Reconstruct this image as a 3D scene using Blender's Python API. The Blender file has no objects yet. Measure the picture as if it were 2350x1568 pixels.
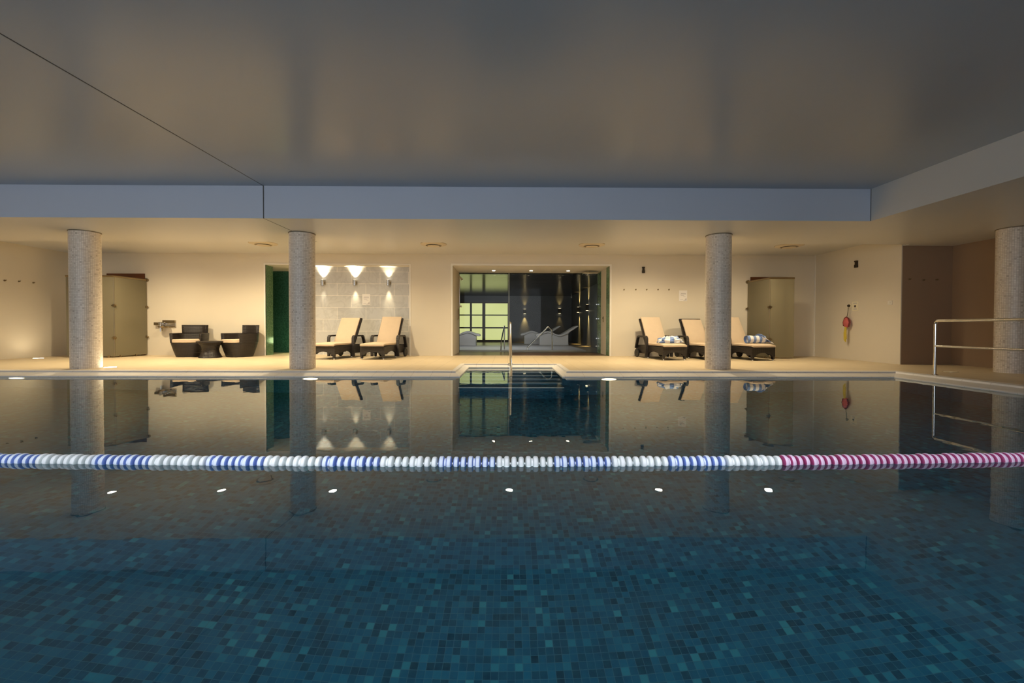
import bpy, bmesh, math, random
from mathutils import Vector, Matrix, noise as mnoise
random.seed(7)
PI = math.pi
sc = bpy.context.scene
COL = sc.collection
R = math.radians

# ------------------------------------------------------------------ camera
F = 1000.0                      # focal length in pixels of the 2350 x 1568 frame
PITCH, YAW, ROLL, SHY = 0.0157, 0.0099, 0.0022, -0.00736
EYE = Vector((0, 0, 0.71))
ROT = Matrix.Rotation(-YAW, 3, 'Z') @ Matrix.Rotation(PI/2 - PITCH, 3, 'X') @ Matrix.Rotation(ROLL, 3, 'Z')
cd = bpy.data.cameras.new('camera'); cam = bpy.data.objects.new('camera', cd); COL.objects.link(cam)
cam.matrix_world = Matrix.Translation(EYE) @ ROT.to_4x4()
cd.sensor_width = 36; cd.lens = 36 * F / 2350; cd.shift_y = SHY; cd.clip_end = 200; cd.clip_start = 0.02
sc.camera = cam

def ray(px, py):
    return ROT @ Vector(((px - 1175) / F, (784 - py) / F + SHY * 2350 / F, -1))
def on_y(px, py, Y): d = ray(px, py); return EYE + d * (Y / d.y)
def on_x(px, py, X): d = ray(px, py); return EYE + d * (X / d.x)
def on_z(px, py, Z): d = ray(px, py); return EYE + d * ((Z - EYE.z) / d.z)

# ------------------------------------------------------------------ node helpers
def new_mat(name):
    m = bpy.data.materials.new(name); m.use_nodes = True
    nt = m.node_tree; nt.nodes.clear()
    out = nt.nodes.new('ShaderNodeOutputMaterial')
    return m, nt, out
class NB:
    def __init__(s, nt): s.nt = nt
    def n(s, t, **k):
        nd = s.nt.nodes.new(t)
        for a, b in k.items(): setattr(nd, a, b)
        return nd
    def l(s, a, b): s.nt.links.new(a, b)
    def math(s, op, a, b=None, c=None):
        nd = s.n('ShaderNodeMath', operation=op)
        for i, v in enumerate((a, b, c)):
            if v is None: continue
            if isinstance(v, (int, float)): nd.inputs[i].default_value = v
            else: s.l(v, nd.inputs[i])
        return nd.outputs[0]
    def mix(s, f, a, b):
        nd = s.n('ShaderNodeMix', data_type='RGBA')
        for i, v in ((0, f), (6, a), (7, b)):
            if isinstance(v, (int, float)): nd.inputs[i].default_value = v
            elif isinstance(v, tuple): nd.inputs[i].default_value = (*v, 1)
            else: s.l(v, nd.inputs[i])
        return nd.outputs[2]
    def ramp(s, f, stops, const=False):
        nd = s.n('ShaderNodeValToRGB')
        if const: nd.color_ramp.interpolation = 'CONSTANT'
        e = nd.color_ramp.elements
        while len(e) < len(stops): e.new(0.5)
        for el, (p, c) in zip(e, stops): el.position = p; el.color = (*c, 1)
        s.l(f, nd.inputs[0]); return nd.outputs[0]
def bsdf(b, out, color=None, rough=.6, metal=0, spec=.5, **k):
    p = b.n('ShaderNodeBsdfPrincipled')
    if isinstance(color, tuple): p.inputs['Base Color'].default_value = (*color, 1)
    elif color is not None: b.l(color, p.inputs['Base Color'])
    if isinstance(rough, (int, float)): p.inputs['Roughness'].default_value = rough
    else: b.l(rough, p.inputs['Roughness'])
    p.inputs['Metallic'].default_value = metal
    p.inputs['Specular IOR Level'].default_value = spec
    b.l(p.outputs[0], out.inputs[0]); return p
def bump(b, p, h, strength=.3, dist=.01):
    nd = b.n('ShaderNodeBump'); nd.inputs['Strength'].default_value = strength; nd.inputs['Distance'].default_value = dist
    b.l(h, nd.inputs['Height']); b.l(nd.outputs[0], p.inputs['Normal'])
def world_uv(b):
    """box mapping in metres from position and true normal"""
    g = b.n('ShaderNodeNewGeometry')
    sp = b.n('ShaderNodeSeparateXYZ'); b.l(g.outputs['Position'], sp.inputs[0])
    sn = b.n('ShaderNodeSeparateXYZ'); b.l(g.outputs['True Normal'], sn.inputs[0])
    ax = b.math('ABSOLUTE', sn.outputs[0]); az = b.math('ABSOLUTE', sn.outputs[2])
    u = b.math('ADD', b.math('MULTIPLY', sp.outputs[0], b.math('SUBTRACT', 1, ax)), b.math('MULTIPLY', sp.outputs[1], ax))
    v = b.math('ADD', b.math('MULTIPLY', sp.outputs[1], az), b.math('MULTIPLY', sp.outputs[2], b.math('SUBTRACT', 1, az)))
    return u, v, g.outputs['Position']
def cyl_uv(b, r):
    t = b.n('ShaderNodeTexCoord'); s = b.n('ShaderNodeSeparateXYZ'); b.l(t.outputs['Object'], s.inputs[0])
    u = b.math('MULTIPLY', b.math('ARCTAN2', s.outputs[1], s.outputs[0]), r)
    return u, s.outputs[2], t.outputs['Object']
def mosaic(name, size, stops, grout, gw=.06, cyl=None, rough=.25, spec=.5, var=.25):
    m, nt, out = new_mat(name); b = NB(nt)
    u, v, pos = cyl_uv(b, cyl) if cyl else world_uv(b)
    us = b.math('DIVIDE', u, size); vs = b.math('DIVIDE', v, size)
    cv = b.n('ShaderNodeCombineXYZ'); b.l(b.math('FLOOR', us), cv.inputs[0]); b.l(b.math('FLOOR', vs), cv.inputs[1])
    wn = b.n('ShaderNodeTexWhiteNoise', noise_dimensions='2D'); b.l(cv.outputs[0], wn.inputs['Vector'])
    c = b.ramp(wn.outputs['Value'], stops)
    nz = b.n('ShaderNodeTexNoise'); nz.inputs['Scale'].default_value = 1.6 / size; b.l(pos, nz.inputs['Vector'])
    c = b.mix(b.math('MULTIPLY', nz.outputs['Fac'], var), c, stops[-1][1])
    fu = b.math('FRACT', us); fv = b.math('FRACT', vs)
    d = b.math('MINIMUM', b.math('MINIMUM', fu, b.math('SUBTRACT', 1, fu)), b.math('MINIMUM', fv, b.math('SUBTRACT', 1, fv)))
    gm = b.math('LESS_THAN', d, gw)
    c = b.mix(gm, c, grout)
    p = bsdf(b, out, c, rough, 0, spec)
    return m
def plain(name, color, rough=.6, metal=0, spec=.5, var=0, scale=4, emit=None, es=0, coat=0):
    m, nt, out = new_mat(name); b = NB(nt)
    c = color
    nz = b.n('ShaderNodeTexNoise'); nz.inputs['Scale'].default_value = scale; nz.inputs['Detail'].default_value = 4
    t = b.n('ShaderNodeTexCoord'); b.l(t.outputs['Object'], nz.inputs['Vector'])
    c = b.mix(nz.outputs['Fac'], tuple(x * (1 - var) for x in color), tuple(min(1, x * (1 + var)) for x in color))
    p = bsdf(b, out, c, rough, metal, spec)
    if emit: p.inputs['Emission Color'].default_value = (*emit, 1); p.inputs['Emission Strength'].default_value = es
    p.inputs['Coat Weight'].default_value = coat
    return m
def emission(name, color, s):
    m, nt, out = new_mat(name); b = NB(nt)
    e = b.n('ShaderNodeEmission'); e.inputs[0].default_value = (*color, 1); e.inputs[1].default_value = s
    b.l(e.outputs[0], out.inputs[0]); return m
def tiles(name, w, h, c1, c2, grout, gsize=.004, rough=.4, spec=.4, offset=0, veins=0):
    m, nt, out = new_mat(name); b = NB(nt)
    u, v, pos = world_uv(b)
    cv = b.n('ShaderNodeCombineXYZ'); b.l(u, cv.inputs[0]); b.l(v, cv.inputs[1])
    br = b.n('ShaderNodeTexBrick'); br.offset = offset; br.squash = 1
    br.inputs['Scale'].default_value = 1; br.inputs['Brick Width'].default_value = w; br.inputs['Row Height'].default_value = h
    br.inputs['Mortar Size'].default_value = gsize; br.inputs['Mortar Smooth'].default_value = .1
    br.inputs['Color1'].default_value = (*c1, 1); br.inputs['Color2'].default_value = (*c2, 1); br.inputs['Mortar'].default_value = (*grout, 1)
    b.l(cv.outputs[0], br.inputs['Vector'])
    c = br.outputs['Color']
    if veins:
        nz = b.n('ShaderNodeTexNoise'); nz.inputs['Scale'].default_value = 2.5; nz.inputs['Detail'].default_value = 8; nz.inputs['Distortion'].default_value = 1.6
        b.l(pos, nz.inputs['Vector'])
        k = b.ramp(nz.outputs['Fac'], [(.0, (1, 1, 1)), (.42, (1, 1, 1)), (.5, (1 - veins,) * 3), (.56, (1, 1, 1)), (.75, (1 - veins * .5,) * 3)])
        mx = b.n('ShaderNodeMix', data_type='RGBA', blend_type='MULTIPLY'); mx.inputs[0].default_value = 1
        b.l(c, mx.inputs[6]); b.l(k, mx.inputs[7]); c = mx.outputs[2]
    p = bsdf(b, out, c, rough, 0, spec)
    return m
def wicker(name, c1, c2, pitch=.028):
    m, nt, out = new_mat(name); b = NB(nt)
    t = b.n('ShaderNodeTexCoord'); s = b.n('ShaderNodeSeparateXYZ'); b.l(t.outputs['Object'], s.inputs[0])
    a = b.math('SINE', b.math('MULTIPLY', s.outputs[2], 2 * PI / pitch))
    x = b.math('SINE', b.math('MULTIPLY', b.math('ADD', s.outputs[0], s.outputs[1]), 2 * PI / .05))
    h = b.math('ADD', b.math('MULTIPLY', a, .5), b.math('MULTIPLY', x, .15))
    c = b.mix(b.math('ADD', b.math('MULTIPLY', h, .6), .5), c1, c2)
    p = bsdf(b, out, c, .45, 0, .5); bump(b, p, h, .6, .006)
    return m
def stripes(name, axis, pitch, c1, c2):
    m, nt, out = new_mat(name); b = NB(nt)
    t = b.n('ShaderNodeTexCoord'); s = b.n('ShaderNodeSeparateXYZ'); b.l(t.outputs['UV'], s.inputs[0])
    f = b.math('FRACT', b.math('DIVIDE', s.outputs[axis], pitch))
    c = b.mix(b.math('LESS_THAN', f, .45), c1, c2)
    p = bsdf(b, out, c, .95, 0, .1)
    return m
def thin_glass(name, tint, refl=1.0, haze=0, hazecol=(.5, .5, .5), tr=.0):
    m, nt, out = new_mat(name); b = NB(nt)
    tp = b.n('ShaderNodeBsdfTransparent'); tp.inputs[0].default_value = (*tint, 1)
    cur = tp.outputs[0]
    if haze:
        d = b.n('ShaderNodeBsdfDiffuse'); d.inputs[0].default_value = (*hazecol, 1)
        tl = b.n('ShaderNodeBsdfTranslucent'); tl.inputs[0].default_value = (*hazecol, 1)
        a = b.n('ShaderNodeMixShader'); a.inputs[0].default_value = .35; b.l(d.outputs[0], a.inputs[1]); b.l(tl.outputs[0], a.inputs[2])
        nz = b.n('ShaderNodeTexNoise'); nz.inputs['Scale'].default_value = 2
        mx = b.n('ShaderNodeMixShader'); mx.inputs[0].default_value = haze
        b.l(cur, mx.inputs[1]); b.l(a.outputs[0], mx.inputs[2]); cur = mx.outputs[0]
    g = b.n('ShaderNodeBsdfGlossy'); g.inputs['Roughness'].default_value = .12 if haze else .0
    g.inputs[0].default_value = (refl, refl, refl, 1)
    fr = b.n('ShaderNodeFresnel'); fr.inputs[0].default_value = 1.45
    mx = b.n('ShaderNodeMixShader'); b.l(fr.outputs[0], mx.inputs[0]); b.l(cur, mx.inputs[1]); b.l(g.outputs[0], mx.inputs[2])
    b.l(mx.outputs[0], out.inputs[0]); return m

# ------------------------------------------------------------------ materials
M = {}
M['wall'] = plain('cream_wall', (.72, .655, .535), .7, var=.02, scale=2, spec=.25)
M['wall_brown'] = plain('brown_wall', (.33, .225, .145), .7, var=.04, scale=1.5, spec=.25)
M['white_paint'] = plain('white_paint', (.82, .78, .70), .6, var=.01)
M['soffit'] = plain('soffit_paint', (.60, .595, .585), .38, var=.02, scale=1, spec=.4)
M['beam'] = plain('beam_daylight_tint', (.57, .62, .72), .6, var=.02, scale=1)  # blue daylight on the front face is put into this colour
M['beam_side'] = plain('beam_side_less_daylit', (.58, .575, .56), .6, var=.02, scale=1)  # greyer copy of the beam colour, for the face with less blue light
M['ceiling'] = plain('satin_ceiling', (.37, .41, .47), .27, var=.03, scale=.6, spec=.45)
M['seam'] = plain('seam', (.10, .10, .10), .7)
M['deck'] = tiles('deck_tile', .30, .30, (.74, .615, .42), (.70, .575, .385), (.50, .40, .27), .003, .45, .4)
M['coping'] = tiles('coping_stone', .30, 5, (.86, .83, .79), (.83, .80, .76), (.66, .62, .56), .003, .45, .4)
M['column'] = mosaic('column_mosaic', .0262, [(0, (.50, .42, .34)), (.08, (.70, .615, .52)), (.5, (.79, .71, .615)), (1, (.86, .79, .70))], (.53, .46, .38), .065, cyl=.205, rough=.35)
POOLC = [(0, (.001, .015, .040)), (.20, (.002, .032, .074)), (.45, (.002, .056, .117)), (.85, (.004, .079, .146)), (.95, (.010, .120, .180)), (1, (.026, .185, .228))]
M['pool'] = mosaic('pool_mosaic', .0402, POOLC, (.035, .115, .155), .033, rough=.4, spec=.2, var=.32)
M['nosing'] = mosaic('step_nosing', .0195, [(0, (.72, .80, .80)), (1, (.9, .95, .95))], (.6, .66, .66), .04, rough=.4)
M['green'] = mosaic('green_mosaic', .025, [(0, (.05, .13, .06)), (.5, (.10, .22, .11)), (1, (.20, .33, .18))], (.22, .28, .18), .06, rough=.2)
M['green_dark'] = mosaic('dark_green_mosaic', .025, [(0, (.015, .07, .05)), (.5, (.03, .12, .085)), (1, (.05, .17, .12))], (.06, .15, .11), .06, rough=.2)
M['marble'] = tiles('marble_tile', .72, .30, (.60, .595, .57), (.53, .525, .505), (.85, .80, .72), .005, .35, .5, .5, veins=.11)
M['slate'] = plain('slate_wall', (.075, .08, .09), .45, var=.3, scale=2.2)
M['dark_gloss'] = plain('dark_glossy', (.012, .011, .012), .16, var=.2, spec=.8)
M['vest_floor'] = plain('dark_stone', (.13, .075, .035), .3, var=.15)
M['lounge_floor'] = tiles('lounge_tile', .3, .3, (.28, .24, .18), (.25, .21, .16), (.2, .17, .12), .004, .3, .5)
M['basin'] = plain('pale_water', (.44, .44, .46), .4, var=.05)
M['ceramic'] = plain('white_ceramic', (.72, .70, .70), .3, var=.02)
M['steel'] = plain('polished_steel', (.72, .70, .67), .16, 1, var=.02)
M['chrome'] = plain('chrome', (.8, .79, .77), .1, 1)
M['brass'] = plain('dull_bronze', (.33, .26, .16), .35, 1, var=.05)
M['dark_metal'] = plain('dark_metal', (.05, .035, .02), .45, .4)
M['wicker'] = wicker('dark_wicker', (.005, .004, .004), (.023, .0165, .015))
M['wicker_l'] = wicker('lounger_wicker', (.006, .005, .005), (.027, .021, .021), .02)
M['cushion'] = plain('cream_cushion', (.62, .495, .365), .9, var=.04, scale=12, spec=.1)
M['towel'] = stripes('blue_white_towel', 0, .085, (.85, .85, .87), (.20, .29, .55))
M['wood'] = plain('mahogany', (.12, .035, .008), .4, var=.3, scale=6)
M['wood_door'] = plain('door_leaf', (.40, .33, .23), .5, var=.05, scale=3)
M['amber'] = plain('amber_panel', (.60, .30, .05), .5, var=.05)
M['frost'] = thin_glass('frosted_glass', (.80, .77, .60), .5, .50, (.56, .50, .34))
M['glass'] = thin_glass('clear_glass', (.92, .93, .90), .2)
M['glass_edge'] = plain('glass_edge', (.65, .68, .60), .2)
M['paper'] = plain('paper', (.86, .83, .80), .8)
M['ink'] = plain('grey_print', (.55, .52, .52), .8)
M['ink_dark'] = plain('dark_print', (.08, .06, .05), .8)
M['cream_plate'] = plain('cream_plate', (.85, .78, .58), .6)
M['red'] = plain('red_fabric', (.56, .12, .115), .8, var=.15, scale=20)
M['red_dark'] = plain('maroon_fabric', (.16, .03, .03), .8)
M['yellow'] = plain('yellow_rope', (.62, .48, .06), .8, var=.15, scale=40)
M['black'] = plain('black_rubber', (.012, .012, .012), .5)
M['vent'] = plain('vent_paint', (.60, .52, .40), .5)
M['vent_gap'] = plain('vent_gap', (.22, .18, .12), .8)
M['plaster'] = plain('white_plastic', (.78, .74, .66), .5)
M['lamp_warm'] = emission('lamp_warm', (1, .86, .62), 14)
M['lamp_cove'] = emission('lamp_cove', (1, .93, .76), 60)
M['lamp_pool'] = emission('lamp_pool', (1, .80, .50), 7)
M['window_glow'] = None
def window_mat():
    m, nt, out = new_mat('backlit_panel'); b = NB(nt)
    t = b.n('ShaderNodeTexCoord'); nz = b.n('ShaderNodeTexNoise'); nz.inputs['Scale'].default_value = .8; nz.inputs['Detail'].default_value = 1
    b.l(t.outputs['Object'], nz.inputs['Vector'])
    c = b.mix(nz.outputs['Fac'], (.58, .62, .23), (.76, .78, .38))
    e = b.n('ShaderNodeEmission'); b.l(c, e.inputs[0]); e.inputs[1].default_value = 1.15
    b.l(e.outputs[0], out.inputs[0]); return m
M['window_glow'] = window_mat()
def water_mat():
    m, nt, out = new_mat('pool_water'); b = NB(nt)
    g = b.n('ShaderNodeBsdfGlass'); g.inputs['IOR'].default_value = 1.333; g.inputs['Roughness'].default_value = 0
    g.inputs[0].default_value = (.93, .98, .99, 1)
    t = b.n('ShaderNodeNewGeometry')
    mp = b.n('ShaderNodeMapping'); b.l(t.outputs['Position'], mp.inputs[0])
    mp.inputs['Scale'].default_value = (1.0, .8, 1)
    nz = b.n('ShaderNodeTexNoise'); nz.inputs['Scale'].default_value = 8.0; nz.inputs['Detail'].default_value = 1
    b.l(mp.outputs[0], nz.inputs['Vector'])
    bp = b.n('ShaderNodeBump'); bp.inputs['Strength'].default_value = .10; bp.inputs['Distance'].default_value = .0032
    b.l(nz.outputs['Fac'], bp.inputs['Height']); b.l(bp.outputs[0], g.inputs['Normal'])
    b.l(g.outputs[0], out.inputs[0]); return m
M['water'] = water_mat()

# ------------------------------------------------------------------ mesh builder
class MB:
    def __init__(s): s.bm = bmesh.new(); s.uv = None
    def _mi(s, faces, mi):
        for f in faces: f.material_index = mi
    def box(s, a, b, mi=0):
        x0, y0, z0 = a; x1, y1, z1 = b
        v = [s.bm.verts.new(p) for p in ((x0,y0,z0),(x1,y0,z0),(x1,y1,z0),(x0,y1,z0),(x0,y0,z1),(x1,y0,z1),(x1,y1,z1),(x0,y1,z1))]
        fs = [s.bm.faces.new([v[i] for i in q]) for q in ((0,3,2,1),(4,5,6,7),(0,1,5,4),(1,2,6,5),(2,3,7,6),(3,0,4,7))]
        s._mi(fs, mi); return s
    def quad(s, pts, mi=0):
        f = s.bm.faces.new([s.bm.verts.new(p) for p in pts]); f.material_index = mi; return s
    def tube(s, pts, r, seg=12, cap=True, mi=0):
        pts = [Vector(p) for p in pts]; rings = []
        rs = r if isinstance(r, (list, tuple)) else [r] * len(pts)
        up = None
        for i, p in enumerate(pts):
            t = (pts[min(i+1, len(pts)-1)] - pts[max(i-1, 0)]).normalized()
            if up is None:
                up = Vector((0, 0, 1)) if abs(t.z) < .9 else Vector((0, 1, 0))
            a = t.cross(up)
            if a.length < 1e-5: a = t.orthogonal()
            a.normalize(); bb = a.cross(t).normalized(); up = bb
            rings.append([s.bm.verts.new(p + a * math.cos(2*PI*k/seg) * rs[i] + bb * math.sin(2*PI*k/seg) * rs[i]) for k in range(seg)])
        fs = []
        for i in range(len(rings) - 1):
            for k in range(seg):
                fs.append(s.bm.faces.new((rings[i][k], rings[i][(k+1) % seg], rings[i+1][(k+1) % seg], rings[i+1][k])))
        if cap:
            fs.append(s.bm.faces.new(rings[0][::-1])); fs.append(s.bm.faces.new(rings[-1]))
        s._mi(fs, mi); return s
    def lathe(s, prof, seg=32, axis='Z', c=(0,0,0), mi=0, cap=True):
        c = Vector(c); rings = []
        for r, h in prof:
            ring = []
            for k in range(seg):
                a = 2*PI*k/seg; x, y = r*math.cos(a), r*math.sin(a)
                p = {'Z': (x, y, h), 'X': (h, x, y), 'Y': (x, h, y)}[axis]
                ring.append(s.bm.verts.new(c + Vector(p)))
            rings.append(ring)
        fs = []
        for i in range(len(rings)-1):
            for k in range(seg):
                fs.append(s.bm.faces.new((rings[i][k], rings[i][(k+1)%seg], rings[i+1][(k+1)%seg], rings[i+1][k])))
        if cap:
            fs.append(s.bm.faces.new(rings[0][::-1])); fs.append(s.bm.faces.new(rings[-1]))
        s._mi(fs, mi); return s
    def prism(s, poly, plane, a, b, mi=0):
        """poly of 2-D points extruded along the third axis from a to b. plane 'XZ' -> along Y etc."""
        def P(p, t): return {'XZ': (p[0], t, p[1]), 'YZ': (t, p[0], p[1]), 'XY': (p[0], p[1], t)}[plane]
        A = [s.bm.verts.new(P(p, a)) for p in poly]; B = [s.bm.verts.new(P(p, b)) for p in poly]; n = len(poly)
        fs = [s.bm.faces.new((A[i], A[(i+1)%n], B[(i+1)%n], B[i])) for i in range(n)]
        fs.append(s.bm.faces.new(A[::-1])); fs.append(s.bm.faces.new(B))
        s._mi(fs, mi); return s
    def strap(s, path, w0, w1, th, plane='YZ', mi=0):
        """flat band following a 2-D path, from w0 to w1 in the third axis"""
        n = len(path); P = [Vector(p) for p in path]; outer, inner = [], []
        for i in range(n):
            t = (P[min(i+1, n-1)] - P[max(i-1, 0)]).normalized(); nn = Vector((-t.y, t.x))
            outer.append(P[i] + nn*th/2); inner.append(P[i] - nn*th/2)
        for i in range(n-1):
            s.prism([outer[i], outer[i+1], inner[i+1], inner[i]], plane, w0, w1, mi)
        return s
    def build(s, name, mats, parent=None, smooth=False, bevel=0, sub=0, seg=2):
        if not isinstance(mats, (list, tuple)): mats = [mats]
        bmesh.ops.remove_doubles(s.bm, verts=s.bm.verts, dist=1e-5)
        bmesh.ops.recalc_face_normals(s.bm, faces=s.bm.faces)
        me = bpy.data.meshes.new(name); s.bm.to_mesh(me); s.bm.free()
        for m in mats: me.materials.append(m)
        o = bpy.data.objects.new(name, me); COL.objects.link(o)
        if smooth:
            for p in me.polygons: p.use_smooth = True
            me.set_sharp_from_angle(angle=R(40))
        if bevel:
            md = o.modifiers.new('bevel', 'BEVEL'); md.width = bevel; md.segments = seg; md.limit_method = 'ANGLE'; md.angle_limit = R(40)
            for p in me.polygons: p.use_smooth = True
            me.set_sharp_from_angle(angle=R(60))
        if sub:
            md = o.modifiers.new('sub', 'SUBSURF'); md.levels = sub; md.render_levels = sub
        if parent: o.parent = parent
        return o

def thing(name, label, cat, loc=(0,0,0), rz=0, group=None):
    o = bpy.data.objects.new(name, None); COL.objects.link(o); o.empty_display_size = .1
    o.location = loc; o.rotation_euler = (0, 0, rz)
    return tag(o, label, cat, group)
def tag(o, label, cat, group=None):
    o['label'] = label; o['category'] = cat
    if group: o['group'] = group
    return o
def struct(o): o['kind'] = 'structure'; return o
def copy_tree(o, parent=None):
    c = o.copy(); COL.objects.link(c)
    if parent: c.parent = parent; c.matrix_parent_inverse = o.matrix_parent_inverse.copy()
    for ch in list(o.children): copy_tree(ch, c)
    return c
def relabel(o, label): o['label'] = label; return o
def arc(c, r, a0, a1, n):
    return [(c[0] + r*math.cos(a0 + (a1-a0)*i/n), c[1] + r*math.sin(a0 + (a1-a0)*i/n)) for i in range(n+1)]
def lamp(name, kind, loc, energy, color, parent=None, aim=None, size=.05, angle=120, blend=1.0, sx=None, sy=None):
    l = bpy.data.lights.new(name, kind); l.energy = energy; l.color = color
    if kind == 'AREA':
        l.size = sx or size
        if sy: l.shape = 'RECTANGLE'; l.size_y = sy
    else: l.shadow_soft_size = size
    if kind == 'SPOT': l.spot_size = R(angle); l.spot_blend = blend
    o = bpy.data.objects.new(name, l); COL.objects.link(o); o.location = loc
    if aim is not None: o.rotation_euler = Vector(aim).to_track_quat('-Z', 'Y').to_euler()
    if parent: o.parent = parent
    return o

# ------------------------------------------------------------------ dimensions
WZ = -.07                       # water level; deck is z = 0
YW = 10.76                      # back wall
XL, XR, XR2 = -10.72, 7.62, 8.62
YR = 8.38                       # front edge of the right wall stub
PX0, PX1, PY0, PY1 = -9.3, 6.05, -.6, 6.75     # pool
AX0, AX1, AY1 = -.74, .85, 8.30                # stair alcove
PZ = WZ - 1.6
HZ, SZ, CZ = 2.50, 2.30, 2.775  # ceiling by the wall, soffit, main ceiling
BY, BX, SY = 6.46, 5.40, 8.25   # beam faces, soffit back edge
NX0, NX1, OZ = -5.94, -2.42, 2.224             # niche opening
OX0, OX1, GY = -1.356, 2.518, 12.2             # vestibule opening, glass plane
YB = 20.6                       # far wall of the lounge
BACK = -4.5

# ------------------------------------------------------------------ pool shell
b = MB()
b.box((PX0-.2, PY0-.2, PZ-.2), (PX1+.2, PY1+.2, PZ))
struct(b.build('pool_floor', M['pool']))
b = MB()
b.box((PX0-.2, PY1, PZ), (AX0, PY1+.2, -.1)).box((AX1, PY1, PZ), (PX1+.2, PY1+.2, -.1))
b.box((PX0-.2, PY0, PZ), (PX0, PY1, -.1)).box((PX1, PY0, PZ), (PX1+.2, PY1, -.1)).box((PX0-.2, PY0-.2, PZ), (PX1+.2, PY0, -.1))
b.box((AX0-.2, PY1+.2, PZ), (AX0, AY1+.2, -.1)).box((AX1, PY1+.2, PZ), (AX1+.2, AY1+.2, -.1)).box((AX0, AY1, PZ), (AX1, AY1+.2, -.1))
struct(b.build('pool_wall', M['pool']))
b = MB(); n = MB()
for k in range(1, 7):
    yk, zk = AY1 - .30*k, WZ - .05 - .155*(k-1)
    b.box((AX0, yk, PZ), (AX1, yk + .30, zk))
    n.box((AX0+.001, yk - .002, zk - .02), (AX1-.001, yk + .055, zk + .002))
st = struct(b.build('pool_steps', M['pool'])); n.build('nosing', M['nosing'], st)
# stone edge round the pool
cw = .40; b = MB()
inner = [(PX0, PY0), (PX1, PY0), (PX1, PY1), (AX1, PY1), (AX1, AY1), (AX0, AY1), (AX0, PY1), (PX0, PY1)]
outer = [(PX0-cw, PY0-cw), (PX1+cw, PY0-cw), (PX1+cw, PY1+cw), (AX1+.17, PY1+cw), (AX1+.17, AY1+.17), (AX0-.17, AY1+.17), (AX0-.17, PY1+cw), (PX0-cw, PY1+cw)]
def ringpt(i, f, z):
    a, c = outer[i], inner[i]; return (a[0] + (c[0]-a[0])*f, a[1] + (c[1]-a[1])*f, z)
prof = [(0, -.14), (0, .002), (.42, .002), (.46, -.022), (.97, -.052), (1.0, -.060), (1.0, -.14)]
for i in range(8):
    k = (i + 1) % 8
    for (f0, z0), (f1, z1) in zip(prof, prof[1:]):
        b.quad([ringpt(i, f0, z0), ringpt(k, f0, z0), ringpt(k, f1, z1), ringpt(i, f1, z1)])
struct(b.build('pool_edge', M['coping']))
w = MB().quad([(PX0, PY0, WZ), (PX1, PY0, WZ), (PX1, PY1, WZ), (AX1, PY1, WZ), (AX1, AY1, WZ), (AX0, AY1, WZ), (AX0, PY1, WZ), (PX0, PY1, WZ)])
wo = w.build('pool_water', M['water']); wo['kind'] = 'structure'
# deck
b = MB()
x0, x1 = PX0-cw, PX1+cw
b.box((XL, PY1+cw, -.3), (AX0-.17, YW, 0)).box((AX1+.17, PY1+cw, -.3), (XR2, YW, 0)).box((AX0-.17, AY1+.17, -.3), (AX1+.17, YW, 0))
b.box((XL, BACK, -.3), (x0, PY1+cw, 0)).box((x1, BACK, -.3), (XR2, PY1+cw, 0)).box((x0, BACK, -.3), (x1, PY0-cw, 0))
b.box((OX0, YW, -.3), (OX1, YW+.12, 0))
struct(b.build('floor', M['deck']))

# ------------------------------------------------------------------ walls
T = .3
b = MB()
b.box((XL-T, YW, 0), (NX0, YW+.02, HZ)).box((NX1, YW, 0), (OX0, YW+.02, HZ)).box((OX1, YW, 0), (XR+T, YW+.02, HZ))
b.box((NX0, YW, OZ), (NX1, YW+.02, HZ)).box((OX0, YW, OZ), (OX1, YW+.02, HZ))
b.box((XL-T, YW+.02, 0), (NX0-.25, YW+T, HZ)).box((NX1+.12, YW+.02, 0), (OX0-.22, YW+T, HZ)).box((OX1+.22, YW+.02, 0), (XR+T, YW+T, HZ))
struct(b.build('wall_back', M['wall']))
struct(MB().box((XL-T, BACK, -.3), (XL, YW, HZ+.5)).build('wall_left', M['wall']))
struct(MB().box((XR, YR, 0), (XR+.02, YW, HZ)).box((XR+.02, YR+.2, 0), (XR+.25, YW, HZ)).build('wall_right', M['wall']))
struct(MB().box((XR+.02, YR, 0), (XR2+.2, YR+.2, SZ)).build('wall_recess', M['wall_brown']))
struct(MB().box((XR2, BACK, -.3), (XR2+T, YR, SZ)).build('wall_side', M['wall_brown']))
struct(MB().box((2.2, BACK-.2, -.3), (XR2+T, BACK, CZ+.2)).build('wall_near_blocker', M['wall']))  # unseen wall added to block daylight and darken the right side
# trim strips round the openings
def frame_strip(name, xa, xb, z1, w=.05):
    f = MB().box((xa-w, YW-.012, 0), (xa, YW+.02, z1+w)).box((xb, YW-.012, 0), (xb+w, YW+.02, z1+w)).box((xa, YW-.012, z1), (xb, YW+.02, z1+w))
    struct(f.build(name, M['white_paint']))
frame_strip('trim_1', NX0, NX1, OZ, .035); frame_strip('trim_2', OX0, OX1, OZ, .045)
struct(MB().box((XR-.012, YW-.03, 0), (XR, YW, HZ)).build('trim_3', M['white_paint']))

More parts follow.
